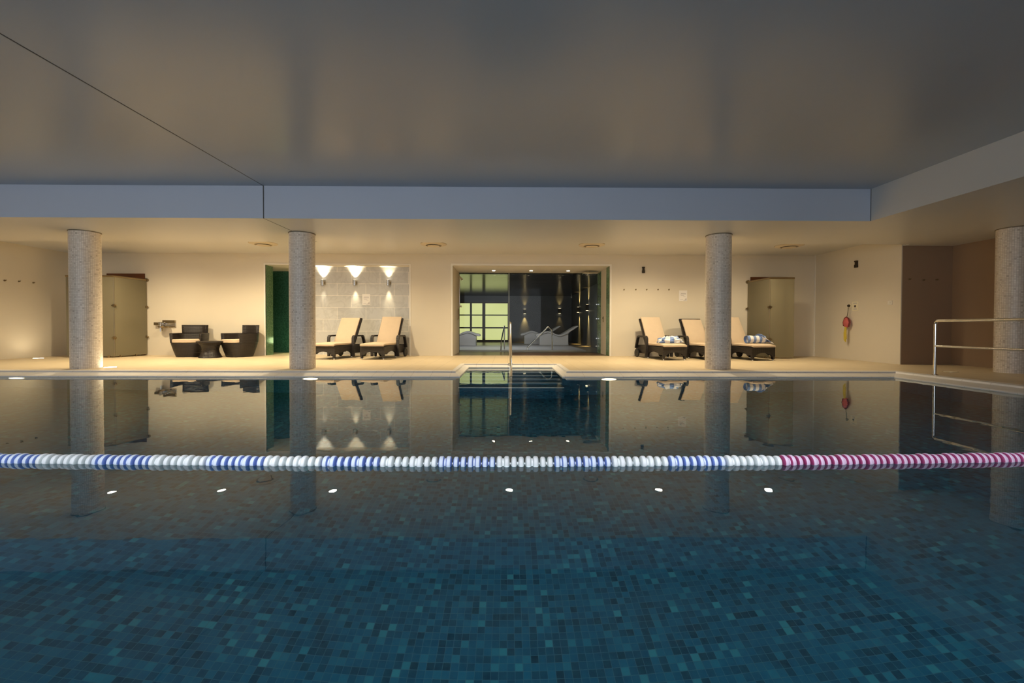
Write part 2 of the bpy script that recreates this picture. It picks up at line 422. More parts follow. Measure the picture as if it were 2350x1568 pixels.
# niche: green mosaic shower lobby on the left, marble bay on the right
MX, MY, NY = -4.95, 11.10, 12.0
b = MB().box((MX, MY, 0), (NX1+.1, MY+.2, OZ+.1))
struct(b.build('wall_marble', M['marble']))
struct(MB().box((NX0-.2, YW+.02, 0), (NX0, MY, OZ)).build('wall_mosaic', M['green']))
b = MB().box((-7.2, NY, 0), (MX+.3, NY+.1, OZ+.1)).box((MX, MY+.2, 0), (MX+.1, NY, OZ)).box((-7.3, MY, 0), (-7.2, NY, OZ)).box((-7.2, MY, 0), (NX0-.2, MY+.03, OZ))
struct(b.build('wall_shower', M['green_dark']))
struct(MB().box((NX1, YW+.02, 0), (NX1+.1, MY, OZ)).build('wall_niche', M['white_paint']))
struct(MB().box((-7.3, YW+.02, OZ), (NX1+.1, NY+.1, OZ+.1)).build('ceiling_niche', M['white_paint']))
struct(MB().box((-7.3, YW, -.2), (NX1+.1, NY+.1, 0)).build('floor_niche', M['deck']))

# vestibule and lounge behind it
vb = MB()
vb.box((OX0-.2, YW+.02, 0), (OX0, GY, OZ))
struct(vb.build('wall_vestibule_left', M['wall']))
vb = MB().box((OX1, YW+.02, 0), (OX1+.2, GY, OZ), 0)
vb.box((OX1-.006, YW+.03, 0), (OX1, YW+.35, OZ), 1).box((OX1-.006, YW+1.0, 0), (OX1, GY-.02, OZ), 1)
struct(vb.build('wall_vestibule_right', [M['wall'], M['green']]))
struct(MB().box((OX0-.2, YW+.02, OZ), (OX1+.2, GY+.02, OZ+.1)).build('ceiling_vestibule', M['white_paint']))
struct(MB().box((OX0-.2, YW+.12, -.2), (OX1+.2, GY+.1, -.002)).build('floor_vestibule', M['vest_floor']))
LX0, LX1 = -4.2, 3.02
struct(MB().box((LX0, GY+.1, -.2), (LX1, YB, 0)).build('floor_lounge', M['lounge_floor']))
b = MB()
lz = OZ - .03
b.box((LX0, GY+.02, lz), (LX1, YB, lz+.1))
for i in range(28):
    y = GY + .15 + i*.3; b.box((LX0, y, lz-.003), (LX1, y+.28, lz))
struct(b.build('ceiling_lounge', M['dark_gloss']))
struct(MB().box((LX0-.2, YB, 0), (LX1+.2, YB+.2, lz)).build('wall_lounge_back', M['slate']))
struct(MB().box((LX1, GY, 0), (LX1+.2, YB, lz)).build('wall_lounge_right', M['slate']))
struct(MB().box((LX0-.2, GY, 0), (LX0, YB, lz)).build('wall_lounge_left', M['slate']))
struct(MB().box((LX0, GY+.02, 0), (OX0, GY+.1, lz), 0).box((OX1, GY+.02, 0), (LX1, GY+.1, lz), 0).build('wall_lounge_front', M['slate']))
# backlit window in the far wall
wz0, wz1 = .10, 1.83
wx0, wx1 = -4.0, .04
win = bpy.data.objects.new('window_1', None); COL.objects.link(win); win.location = (0, YB, 0); struct(win)
b = MB()
yy = -.05
for x, t in ((wx0, .04), (-3.0, .04), (-1.76, .10), (-1.16, .13), (wx1, .08)):
    pass
xs = [(on_y(1081, 740, YB).x, .09), (on_y(1110.5, 740, YB).x, .14), (on_y(1167.5, 740, YB).x, .10), (-3.2, .09)]
for x, t in xs: b.box((x-t/2, -.08, wz0), (x+t/2, -.02, wz1))
for py, t in ((723.5, .055), (752.5, .065)):
    z = on_y(1100, py, YB).z; b.box((wx0, -.075, z-t/2), (wx1, -.02, z+t/2))
b.box((wx0, -.085, wz1), (wx1+.05, -.0, wz1+.06)).box((wx0, -.085, 0), (wx1+.05, -.0, wz0))
b.build('window_frame', M['dark_metal'], win)
MB().box((wx0, -.02, wz0), (wx1, -.005, wz1)).build('window_pane', M['window_glow'], win)
# hot pool in the lounge floor
o = MB().box((LX0+.4, 12.75, 0), (2.3, 16.2, .03)).build('hydro_pool', M['basin']); struct(o)

# glass screen wall between vestibule and lounge
gs = thing('glass_partition', 'clear frameless glass partition at the back of the central opening', 'glass partition', (0, GY, 0))
gx = on_y(1168, 740, GY).x
MB().box((OX0, -.006, 0), (gx-.004, .006, OZ)).build('glass_pane', M['glass'], gs)
MB().box((gx+.004, -.006, 0), (OX1-.02, .006, OZ)).build('glass_pane', M['glass'], gs)
MB().box((gx-.006, -.009, 0), (gx+.006, .009, OZ)).build('glass_joint', M['glass_edge'], gs)
for z in (1.35, .95, .40, .18):
    MB().lathe([(.018, -.02), (.018, .02)], 12, 'Y', (OX1-.03, 0, z)).build('glass_clip', M['steel'], gs, smooth=True)

# ------------------------------------------------------------------ ceilings and beams
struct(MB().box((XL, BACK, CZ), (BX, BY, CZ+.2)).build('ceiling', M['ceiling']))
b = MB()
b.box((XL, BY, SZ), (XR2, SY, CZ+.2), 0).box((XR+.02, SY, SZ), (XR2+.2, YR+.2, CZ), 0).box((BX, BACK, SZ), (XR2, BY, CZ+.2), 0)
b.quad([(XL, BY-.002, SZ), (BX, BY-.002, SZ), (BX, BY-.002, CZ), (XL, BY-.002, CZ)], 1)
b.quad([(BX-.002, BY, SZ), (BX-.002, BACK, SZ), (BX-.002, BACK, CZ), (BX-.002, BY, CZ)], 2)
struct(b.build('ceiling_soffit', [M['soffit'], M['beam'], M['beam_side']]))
struct(MB().box((XL, SY, HZ), (XR+.25, YW, HZ+.3)).build('ceiling_cove', M['soffit']))
sx = on_y(605, 470, BY).x
sm = MB().box((sx-.006, BACK, CZ-.002), (sx+.006, BY, CZ)).box((sx-.007, BY-.006, SZ-.002), (sx+.007, BY-.001, CZ)).box((sx-.005, BY, SZ-.002), (sx+.005, SY, SZ))
struct(sm.build('trim_4', M['seam']))
struct(MB().box((BX-.008, BY-.008, SZ), (BX-.001, BY-.001, CZ)).build('trim_5', M['seam']))

# ------------------------------------------------------------------ columns
def column(px, Y, label, r=.205):
    X = on_y(px, 700, Y).x
    t = thing('mosaic_column', label, 'column', (X, Y, 0), 0, 'round mosaic columns along the pool')
    MB().lathe([(r, 0), (r, SZ)], 64).build('shaft', M['column'], t, smooth=True)
    MB().lathe([(r+.008, SZ-.012), (r+.008, SZ)], 64).build('collar', M['vent_gap'], t, smooth=True)
    return t
column(197, 7.45, 'round pale mosaic column in front of the left frosted glass screen')
column(694, 7.50, 'round pale mosaic column between the green recess and the marble bay')
column(1648, 7.50, 'round pale mosaic column in front of the right-hand sun loungers')
column(2325, 6.88, 'round pale mosaic column behind the steel poolside railing at far right')

# ------------------------------------------------------------------ lane rope
def float_mesh(tall):
    b = MB(); r = .0415 if tall else .0375
    hw = .017 if tall else .0165
    def flange(c):
        p = [(.012, 1), (r*.45, 1), (r*.72, .92), (r*.86, .78), (r*.95, .58), (r*.99, .36)]
        b.lathe([(q, c - hw*k) for q, k in p] + [(r, c)] + [(q, c + hw*k) for q, k in p[::-1]], 26, 'X')
    flange(-.0205); flange(.0205)
    if tall: b.lathe([(.027, -.012), (.029, 0), (.027, .012)], 16, 'X')
    else: b.lathe([(.010, -.018), (.010, .018)], 10, 'X')
    bm = b.bm; bm.normal_update()
    for f in bm.faces:
        if abs(f.normal.x) > .62: f.material_index = 1
    return b
def float_mats(kind):
    return {'white': (M['f_white'], M['f_white2']), 'blue': (M['f_lblue'], M['f_blue']), 'pink': (M['f_lpink'], M['f_pink'])}[kind]
def fmat(name, c, var=.12):
    return plain(name, c, .35, var=var, scale=30, spec=.5)
M['f_white'] = fmat('float_white', (.88, .91, .93), .05); M['f_white2'] = fmat('float_white_side', (.66, .71, .72))
M['f_lblue'] = fmat('float_pale_blue', (.74, .82, .98), .05); M['f_blue'] = fmat('float_blue', (.17, .26, .62))
M['f_lpink'] = fmat('float_pale_pink', (.82, .62, .82), .05); M['f_pink'] = fmat('float_magenta', (.38, .05, .17))
rope = thing('lane_rope', 'floating lane rope of blue, white and magenta discs across the pool', 'lane rope', (0, 2.47, WZ))
bow = lambda x: .0078 * x * x
def rope_dir(x): return math.atan(2 * .0078 * x)
MB().tube([(x*.25, bow(x*.25), .002) for x in range(int(PX0/.25), int(PX1/.25)+1)], .006, 8).build('cable', M['f_white'], rope)
meshes = {}
for kind in ('white', 'blue', 'pink'):
    for tall in (True, False):
        o = float_mesh(tall).build('lane_float', list(float_mats(kind)), None, smooth=True)
        meshes[kind, tall] = o.data; bpy.data.objects.remove(o)
xe = on_y(1790, 1062, 2.49).x       # where the magenta end section starts
L = .082
slots = []
for i in range(-150, 80):
    x = xe + (i + .5) * L
    if not (PX0 + .1 < x < PX1 - .1): continue
    if i >= 0: kind = 'pink'
    else: kind = 'white' if ((-i - 1) // 4) % 2 == 0 else 'blue'
    slots.append((abs(x), x, kind, i % 2 == 0))
slots.sort()
rest = bmesh.new()
for q, (_, x, kind, tall) in enumerate(slots):
    Mx = Matrix.Translation((x, bow(x), .003)) @ Matrix.Rotation(rope_dir(x), 4, 'Z') @ Matrix.Rotation(random.uniform(0, 6), 4, 'X')
    if q < 100:
        o = bpy.data.objects.new('lane_float', meshes[kind, tall]); COL.objects.link(o); o.parent = rope; o.matrix_local = Mx
        if kind != 'white': o['label'] = 'blue and pale blue float disc' if kind == 'blue' else 'magenta and pale pink float disc'
    else:
        base = {'white': 0, 'blue': 2, 'pink': 4}[kind]
        tmp = bmesh.new(); tmp.from_mesh(meshes[kind, tall]); tmp.transform(Mx)
        for f in tmp.faces: f.material_index += base
        me = bpy.data.meshes.new('tmp'); tmp.to_mesh(me); tmp.free(); rest.from_mesh(me); bpy.data.meshes.remove(me)
me = bpy.data.meshes.new('far_floats'); rest.to_mesh(me); rest.free()
for k in ('f_white', 'f_white2', 'f_lblue', 'f_blue', 'f_lpink', 'f_pink'): me.materials.append(M[k])
o = bpy.data.objects.new('lane_floats', me); COL.objects.link(o); o.parent = rope; o['kind'] = 'stuff'

# ------------------------------------------------------------------ sun loungers
def lounger(px, Y0, rz, label, cush=1.0, drop=0.0):
    X = on_y(px, 810, Y0).x
    t = thing('sun_lounger', label, 'sun lounger', (X, Y0 + .55, 0), rz, 'wicker sun loungers along the back wall')
    W = .275
    arch = [(-W, .29), (-W, .09), (-W+.05, .09)] + [(-W+.07 + (2*W-.14)*i/10, .10 + .07*math.sin(PI*i/10)**.6) for i in range(11)] + [(W-.05, .09), (W, .09), (W, .29)]
    b = MB().prism(arch, 'XZ', -.55, -.51)
    side = [(-.51, .29), (-.51, .12)] + [(-.40 + .52*i/10, .11 + .06*math.sin(PI*i/10)**.6) for i in range(11)] + [(.20, .10), (.74, .10), (.74, .29)]
    b.prism(side, 'YZ', -W, -W+.04).prism(side, 'YZ', W-.04, W)
    b.box((-W, .70, .12), (W, .74, .29)).box((-W+.04, -.51, .25), (W-.04, .70, .28))
    b.build('frame', M['wicker_l'], t)
    for sx_ in (-1, 1):
        for y in (-.52, .18):
            lg = MB().prism([(sx_*(W-.03)-.03, .20), (sx_*(W-.03)-.018, .03), (sx_*(W-.03)+.018, .03), (sx_*(W-.03)+.03, .20)], 'XZ', y-.028, y+.028).build('leg', M['wicker_l'], t)
            MB().lathe([(.010, 0), (.017, .004), (.019, .018), (.014, .034)], 12, 'Z', (sx_*(W-.03), y, 0)).build('foot', M['chrome'], lg, smooth=True)
        # looped armrest
        pth = [(.14, .03), (.13, .20), (.13, .40)] + [(.20 - .07*math.cos(a), .43 + .07*math.sin(a)) for a in [PI/2*i/6 for i in range(1, 7)]] + \
              [(.50, .50)] + [(.50 + .08*math.sin(a), .42 + .08*math.cos(a)) for a in [PI/2*i/6*.8 for i in range(1, 7)]] + [(.64, .30), (.67, .22)]
        w0 = sx_*(W+.004); w1 = sx_*(W+.066)
        MB().strap(pth, min(w0, w1), max(w0, w1), .038).build('armrest', M['wicker_l'], t)
        wx = sx_*(W+.035)
        wh = MB().lathe([(.03, -.022), (.09, -.022), (.10, -.012), (.10, .012), (.09, .022), (.03, .022)], 24, 'X', (wx, .62, .10)).build('wheel', M['black'], t, smooth=True)
        MB().lathe([(.026, -.025), (.026, .025)], 14, 'X', (wx, .62, .10)).build('hub', M['wicker_l'], wh, smooth=True)
    # raised backrest
    h0, h1 = Vector((.27, .30)), Vector((.62, .91)); d = (h1 - h0).normalized(); nn = Vector((-d.y, d.x))
    def bx(mb, x0, x1, s0, s1, t0, t1):
        q = [h0 + d*s0 + nn*t0, h0 + d*s1 + nn*t0, h0 + d*s1 + nn*t1, h0 + d*s0 + nn*t1]; mb.prism([tuple(p) for p in q], 'YZ', x0, x1); return mb
    LB = (h1 - h0).length
    b = MB(); bx(b, -.265, -.225, 0, LB, -.02, .02); bx(b, .225, .265, 0, LB, -.02, .02); bx(b, -.265, .265, LB-.05, LB, -.02, .02); bx(b, -.23, .23, .03, LB-.03, -.008, .004)
    b.build('backrest', M['wicker_l'], t)
    # cushions
    def pillow(name, w, ln, th, place):
        bm = bmesh.new(); nx, ny = 8, 14
        mb = MB(); mb.bm = bm
        grid = {}
        for s_ in (1, -1):
            for i in range(nx+1):
                for j in range(ny+1):
                    u, v = i/nx*2-1, j/ny*2-1
                    edge = (1 - abs(u)**6) * (1 - abs(v)**8)
                    z = s_*th/2*(.45 + .55*edge) + .004*mnoise.noise((u*2+px, v*3, s_))
                    grid[s_, i, j] = bm.verts.new(place(u*w/2, (v+1)/2*ln, z))
            for i in range(nx):
                for j in range(ny):
                    bm.faces.new([grid[s_, a, c] for a, c in ((i, j), (i+1, j), (i+1, j+1), (i, j+1))])
        rim = [(i, 0) for i in range(nx)] + [(nx, j) for j in range(ny)] + [(i, ny) for i in range(nx, 0, -1)] + [(0, j) for j in range(ny, 0, -1)]
        for k in range(len(rim)):
            p, q = rim[k], rim[(k+1) % len(rim)]
            bm.faces.new([grid[1, *p], grid[1, *q], grid[-1, *q], grid[-1, *p]])
        mb.build(name, M['cushion'], t, smooth=True)
    pillow('seat_cushion', .535, .86, .075, lambda x, y, z: (x, -.575 + y, .327 + z - (.018*max(0, (-.5 - (-.575+y))/.075))))
    lb = LB*cush
    pillow('back_cushion', .475, lb - .02, .065, lambda x, s, z: (x, *(h0 + d*(s + .02) + nn*(.052 + z + drop*.02*math.sin(s/lb*PI)))))
    return t, X
lounger(752, 9.42, R(-11), 'wicker sun lounger half hidden behind the second mosaic column, by the marble bay', .97)
lounger(861, 9.42, R(-7), 'wicker sun lounger before the marble wall beneath the right-hand wall lamp', 1.02)
L3, X3 = lounger(1540, 9.32, R(9), 'wicker sun lounger nearest the central opening, with a crumpled striped towel', 1.02)
lounger(1640, 9.36, R(6), 'wicker sun lounger half hidden by the third column, its dark top rail bare', .93, 1)
L5, X5 = lounger(1744, 9.24, R(9), 'wicker sun lounger beside the right frosted screen, with a rolled striped towel', 1.02)
# towels
def grid_towel(name, label, loc, fn, nu=28, nv=20, us=.6):
    bm = bmesh.new(); uvl = bm.loops.layers.uv.new('UVMap'); V = {}
    for i in range(nu+1):
        for j in range(nv+1): V[i, j] = bm.verts.new(fn(i/nu, j/nv))
    for i in range(nu):
        for j in range(nv):
            f = bm.faces.new([V[i, j], V[i+1, j], V[i+1, j+1], V[i, j+1]]); f.smooth = True
            for lp, (a, c) in zip(f.loops, ((i, j), (i+1, j), (i+1, j+1), (i, j+1))): lp[uvl].uv = (a/nu*us, c/nv*us)
    me = bpy.data.meshes.new(name); bm.to_mesh(me); bm.free(); me.materials.append(M['towel'])
    o = bpy.data.objects.new(name, me); COL.objects.link(o); o.location = loc
    return o
def crumple(u, v):
    a, p = u*2*PI, (v - .5)*PI
    n_ = 1 + .28*mnoise.noise((math.cos(a)*2.2, math.sin(a)*2.2, p*2.5)) + .12*mnoise.noise((math.cos(a)*6, math.sin(a)*6, p*6))
    x, y, z = .26*math.cos(a)*math.cos(p)*n_, .17*math.sin(a)*math.cos(p)*n_, .105*math.sin(p)*n_
    return (x, y, max(z, -.035))
tw = on_y(1539, 789, 9.6)
o = grid_towel('towel', None, (tw.x, 9.62, .405), crumple, 44, 26)
tag(o, 'crumpled blue and white striped towel on the lounger nearest the central opening', 'towel', 'striped towels on the loungers')
def roll(u, v):
    a = v*2*PI*1.15; r = .078 + .010*v + .008*mnoise.noise((u*5, math.cos(a)*1.5, math.sin(a)*1.5))
    return (-.19 + .40*u, .085*math.cos(a)*r/.078, r*math.sin(a) + .0)
tp = on_y(1738, 788, 9.45)
t5 = thing('towel', 'rolled blue and white striped towel on the lounger beside the right frosted screen', 'towel', (tp.x - .03, 9.50, .455), 0, 'striped towels on the loungers')
o = grid_towel('rolled_end', None, (0, 0, 0), roll, 24, 28, .27); o.parent = t5
def flap(u, v):
    x = .10 + .25*u; top = .10*(1-u)**1.3 - .085*u
    return (x, -.12 + .26*v, top + .02*math.sin(v*PI)*(1-u) + .012*mnoise.noise((u*4, v*4, 3)))
o = grid_towel('loose_end', None, (0, 0, 0), flap, 16, 16, .16); o.parent = t5
md = o.modifiers.new('solid', 'SOLIDIFY'); md.thickness = .012

# ------------------------------------------------------------------ wicker tub chairs and table
def tub_chair(px, Y, face, label):
    X = on_y(px, 800, Y).x
    t = thing('wicker_armchair', label, 'armchair', (X, Y, 0), face, 'wicker tub armchairs by the back wall')
    def ring(rx, ry, a, p=3.2):
        c, s = math.cos(a), math.sin(a)
        return Vector((rx*abs(c)**(2/p)*(1 if c > 0 else -1), ry*abs(s)**(2/p)*(1 if s > 0 else -1)))
    N = 72
    lv = [(0, .235), (.02, .245), (.15, .285), (.31, .325), (.335, .325), (.34, .30)]
    b = MB(); rings = []
    for z, r in lv: rings.append([b.bm.verts.new((*ring(r, r, 2*PI*k/N), z)) for k in range(N)])
    for i in range(len(rings)-1):
        for k in range(N): b.bm.faces.new((rings[i][k], rings[i][(k+1)%N], rings[i+1][(k+1)%N], rings[i+1][k]))
    b.bm.faces.new(rings[0][::-1]); b.bm.faces.new(rings[-1])
    b.build('base', M['wicker'], t, smooth=True)
    # cushion fills the open front (towards -Y)
    b = MB(); rings = []
    for z, r in ((.335, .28), (.345, .298), (.40, .298), (.415, .283)):
        rings.append([b.bm.verts.new((*(ring(r, r, 2*PI*k/N) + Vector((0, -.03))), z)) for k in range(N)])
    for i in range(len(rings)-1):
        for k in range(N): b.bm.faces.new((rings[i][k], rings[i][(k+1)%N], rings[i+1][(k+1)%N], rings[i+1][k]))
    b.bm.faces.new(rings[0][::-1]); b.bm.faces.new(rings[-1])
    b.build('cushion', M['cushion'], t, smooth=True)
    def shell(name, a0, a1, z0, z1, ro0, ro1, th=.06, n=40):
        b = MB(); prev = None; first = None
        for k in range(n+1):
            a = a0 + (a1-a0)*k/n
            o0, o1 = ring(ro0, ro0, a), ring(ro1, ro1, a); i0, i1 = ring(ro0-th, ro0-th, a), ring(ro1-th, ro1-th, a)
            cur = [b.bm.verts.new((*o0, z0)), b.bm.verts.new((*o1, z1)), b.bm.verts.new((*i1, z1)), b.bm.verts.new((*i0, z0))]
            if prev:
                for m_ in range(4): b.bm.faces.new((prev[m_], cur[m_], cur[(m_+1)%4], prev[(m_+1)%4]))
            else: b.bm.faces.new(cur[::-1])
            prev = cur
        b.bm.faces.new(prev)
        b.build(name, M['wicker'], t, bevel=.012)
    shell('arms', R(-33), R(213), .33, .555, .335, .350)
    shell('back', R(47), R(133), .55, .745, .347, .358)
    return t
tub_chair(436, 10.30, R(15), 'dark wicker tub armchair to the left of the small drum table')
tub_chair(550, 10.30, R(-22), 'dark wicker tub armchair to the right of the small drum table, in side view')
X = on_y(483, 800, 10.0).x
t = thing('side_table', 'dark wicker drum side table with a narrow waist between two armchairs', 'side table', (X, 10.0, 0))
prof = [(.225, 0), (.232, .012), (.21, .05), (.175, .12), (.165, .19), (.185, .27), (.24, .335), (.262, .345)]
MB().lathe(prof, 40).build('pedestal', M['wicker'], t, smooth=True)
MB().lathe([(.262, .345), (.272, .350), (.272, .372), (.262, .378)], 40).build('table_top', M['wicker'], t, smooth=True)

# ------------------------------------------------------------------ doors and frosted glass screens
def door(n, pxa, pxb, pyt, amber_side):
    a, c = on_y(pxa, pyt, YW), on_y(pxb, pyt, YW)
    d = bpy.data.objects.new('door_%d' % n, None); COL.objects.link(d); d.location = ((a.x + c.x)/2, YW, 0); struct(d)
    w = (c.x - a.x)/2; h = a.z
    MB().box((-w, -.03, 0), (-w+.09, 0, h)).box((w-.09, -.03, 0), (w, 0, h)).box((-w+.09, -.03, h-.24), (w-.09, 0, h)).build('door_frame', M['wood'], d)
    MB().box((-w+.09, -.02, .01), (w-.09, -.004, h-.24)).build('door_leaf', M['wood_door'], d)
    if amber_side: MB().box((w-.27, -.028, .12), (w-.10, -.02, .62)).build('kick_plate', M['amber'], d)
door(1, 247, 333, 628, True); door(2, 1722, 1806, 636, False)
def screen(xw, yj, xj, x_end, label, h=1.84):
    """return panel from the back wall at xw to the corner (xj, yj), front panel from the corner to x_end"""
    t = thing('privacy_screen', label, 'glass screen', (xj, yj, 0), 0, 'frosted glass screens before the timber doors')
    dy = YW - yj
    d = Vector((xw - xj, dy, 0)); ln = d.length; d /= ln; nrm = Vector((-d.y, d.x, 0))
    def pl(s0, s1, z0, z1, th):
        q = [d*s0 + nrm*th, d*s1 + nrm*th, d*s1 - nrm*th, d*s0 - nrm*th]
        return [(p.x, p.y) for p in q], z0, z1
    b = MB(); q = pl(.012, ln-.03, .03, h, .005); b.prism(q[0], 'XY', q[1], q[2]); b.build('return_panel', M['frost'], t)
    s = 1 if x_end > xj else -1
    x0_, x1_ = sorted((s*.012, x_end - xj))
    MB().box((x0_, -.005, .03), (x1_, .005, h)).build('front_panel', M['frost'], t)
    MB().tube([(x_end-xj, 0, h), (0, 0, h), (d.x*ln, d.y*ln - .012, h)], .022, 12).build('top_rail', M['brass'], t, smooth=True)
    fl = d*(ln - .02); MB().tube([(fl.x, fl.y-.02, h), (fl.x, fl.y+.019, h)], .042, 16).build('wall_flange', M['brass'], t, smooth=True)
    MB().tube([(0, 0, .03), (0, 0, h)], .008, 8).build('corner_seal', M['brass'], t)
    for z in (1.18, .45):
        for p in (Vector((0, 0, z)), d*(ln-.04) + Vector((0, 0, z))):
            MB().lathe([(.03, -.022), (.034, -.01), (.034, .01), (.03, .022)], 14, 'Y', p).tube([p + Vector((-.055, 0, 0)), p + Vector((.055, 0, 0))], .014, 8).build('clamp', M['brass'], t, smooth=True)
    for p in (d*.12, d*(ln*.6), Vector((s*.12, 0, 0))):
        MB().box((p.x-.03, p.y-.012, 0), (p.x+.03, p.y+.012, .05)).build('floor_clip', M['brass'], t)
    return t
screen(on_y(338, 646, YW).x, 9.93, on_y(261, 637, 9.93).x, -9.95, 'frosted glass privacy screen standing left of the wicker armchairs')
screen(on_y(1715, 655, YW).x, 9.88, on_y(1767, 643, 9.88).x, on_y(1823, 643, 9.88).x, 'frosted glass privacy screen standing right of the sun loungers')

# ------------------------------------------------------------------ wall things
def wall_tap():
    p = on_y(390.5, 743.5, YW)
    t = thing('wall_fountain', 'chrome wall fixture with grey backplate beside the wicker armchair', 'wall fixture', (p.x, YW, p.z))
    MB().box((-.15, -.02, -.09), (.15, 0, .09)).build('backplate', M['steel'], t, bevel=.004)
    MB().box((-.15, -.055, .02), (.15, -.02, .09)).build('shelf', M['brass'], t, bevel=.004)
    MB().lathe([(.10, 0), (.115, .02), (.115, .03)], 24, 'Z', (-.06, -.13, -.09)).build('bowl', M['brass'], t, smooth=True)
    MB().tube([(-.05, -.02, .0), (-.05, -.10, .0), (-.02, -.15, .03)], .016, 10).build('spout', M['chrome'], t, smooth=True)
    b = MB().box((-.33, -.09, -.035), (-.20, -.02, .035)); b.build('holder', M['brass'], t, bevel=.004)
    MB().box((-.205, -.11, -.03), (-.145, -.02, .045)).build('valve', M['chrome'], t, bevel=.006)
    MB().tube([(-.175, -.08, -.03), (-.175, -.08, -.19)], .012, 10).build('pipe', M['chrome'], t, smooth=True)
    MB().tube([(-.145, -.07, -.03), (-.14, -.07, -.18)], .010, 10).build('pipe', M['brass'], t, smooth=True)
wall_tap()
def notice(px, py, w, h, Y, label, curl):
    p = on_y(px, py, Y)
    t = thing('paper_notice', label, 'notice', (p.x, Y, p.z), 0, 'paper notices on the walls')
    MB().box((-w/2, -.004, -h/2), (w/2, .003, h/2)).build('sheet', M['paper'], t)
    b = MB()
    for z, a, c, th in ((.22, -.28, .34, .022), (.14, -.36, .36, .016), (.02, -.30, .12, .014), (-.07, .02, .3, .014), (-.36, -.36, 0, .012)):
        b.box((a*w, -.0055, z*h-th*h*1.2), (c*w, -.004, z*h+th*h*1.2))
    b.build('print', M['ink'], t)
    MB().prism([(w*.40, -h*.18), (w*.46, -h*.45), (-w*.02, -h*.46), (w*.22, -h*.36)], 'XZ', -.006, -.004).build('corner_print', M['ink'], t)
notice(840.5, 687.5, .20, .275, MY, 'white paper notice taped to the marble wall between two wall lamps', 1)
notice(1567.5, 679, .20, .265, YW, 'white paper notice on the cream wall above the sun loungers', 1)

def niche_lamp(px, py, Y, label, eup, edn, cu=(1, .80, .50)):
    p = on_y(px, py, Y)
    t = thing('wall_lamp', label, 'wall lamp', (p.x, Y, p.z), 0, 'steel up and down lamps on the marble wall')
    MB().lathe([(.034, -.07), (.040, -.068), (.040, .068), (.034, .07)], 24, 'Z', (0, -.075, 0)).build('body', M['steel'], t, smooth=True)
    MB().box((-.03, -.04, -.035), (.045, 0, .035)).build('bracket', M['brass'], t, bevel=.004)
    MB().lathe([(.030, .0702), (.030, .0712)], 20, 'Z', (0, -.075, 0)).build('lens', M['lamp_warm'], t)
    lamp('up_light', 'SPOT', (0, -.075, .085), eup, cu, t, (0, .10, 1), .03, 82, 1)
    lamp('down_light', 'SPOT', (0, -.075, -.085), edn, cu, t, (0, .12, -1), .03, 44, 1)
niche_lamp(743, 650, MY, 'steel wall lamp on the marble wall, nearest the second column', 75, 9, (1, .85, .62))
niche_lamp(816, 650, MY, 'steel wall lamp at the middle of the marble wall, shining brightest', 115, 28)
niche_lamp(892.5, 650, MY, 'steel wall lamp on the marble wall, rightmost above the loungers', 28, 28)

def box_light(p, axis, label):
    t = thing('wall_light', label, 'wall light', p, 0 if axis == 'Y' else -PI/2, 'small brown wall lights, switched off')
    MB().box((-.033, -.045, -.075), (.033, 0, -.01)).build('lower_body', M['dark_metal'], t, bevel=.004)
    MB().box((-.024, -.036, -.01), (.026, 0, .05)).build('neck', M['dark_metal'], t)
    MB().box((-.033, -.045, .05), (.033, 0, .075)).build('cap', M['dark_metal'], t, bevel=.004)
box_light(on_y(1476, 620, YW), 'Y', 'small unlit brown wall light above the loungers, right of the central opening')
box_light(on_x(1967, 606.5, XR), 'X', 'small unlit brown wall light above the red rescue bag')

def hook(p, axis, label, group):
    t = thing('coat_hook', label, 'hook', p, {'Y': 0, 'X': -PI/2, '-X': PI/2}[axis], group)
    MB().lathe([(.018, -.006), (.018, .004)], 12, 'Y').build('rosette', M['brass'], t, smooth=True)
    MB().tube([(0, -.004, 0), (0, -.03, -.006), (0, -.04, .014)], .007, 8).build('peg', M['brass'], t, smooth=True)
ordl = ['first', 'second', 'third', 'fourth', 'fifth']
for i, px in enumerate((1432, 1459, 1484, 1510, 1535)):
    hook(on_y(px, 665, YW), 'Y', 'small coat hook in the row by the loungers, %s from the central opening' % ordl[i], 'coat hooks above the right loungers')
for i, (px, py) in enumerate(((76, 649), (43, 646), (10, 644))):
    hook(on_x(px, py, XL), '-X', 'small coat hook on the left wall, %s from the mosaic column' % ordl[i], 'coat hooks on the left wall')
for i, (px, py) in enumerate(((2087, 641), (2119, 643), (2149, 642))):
    hook(on_y(px, py, YR), 'Y', 'small coat hook on the brown recess wall, %s from its left edge' % ordl[i], 'coat hooks on the brown wall')

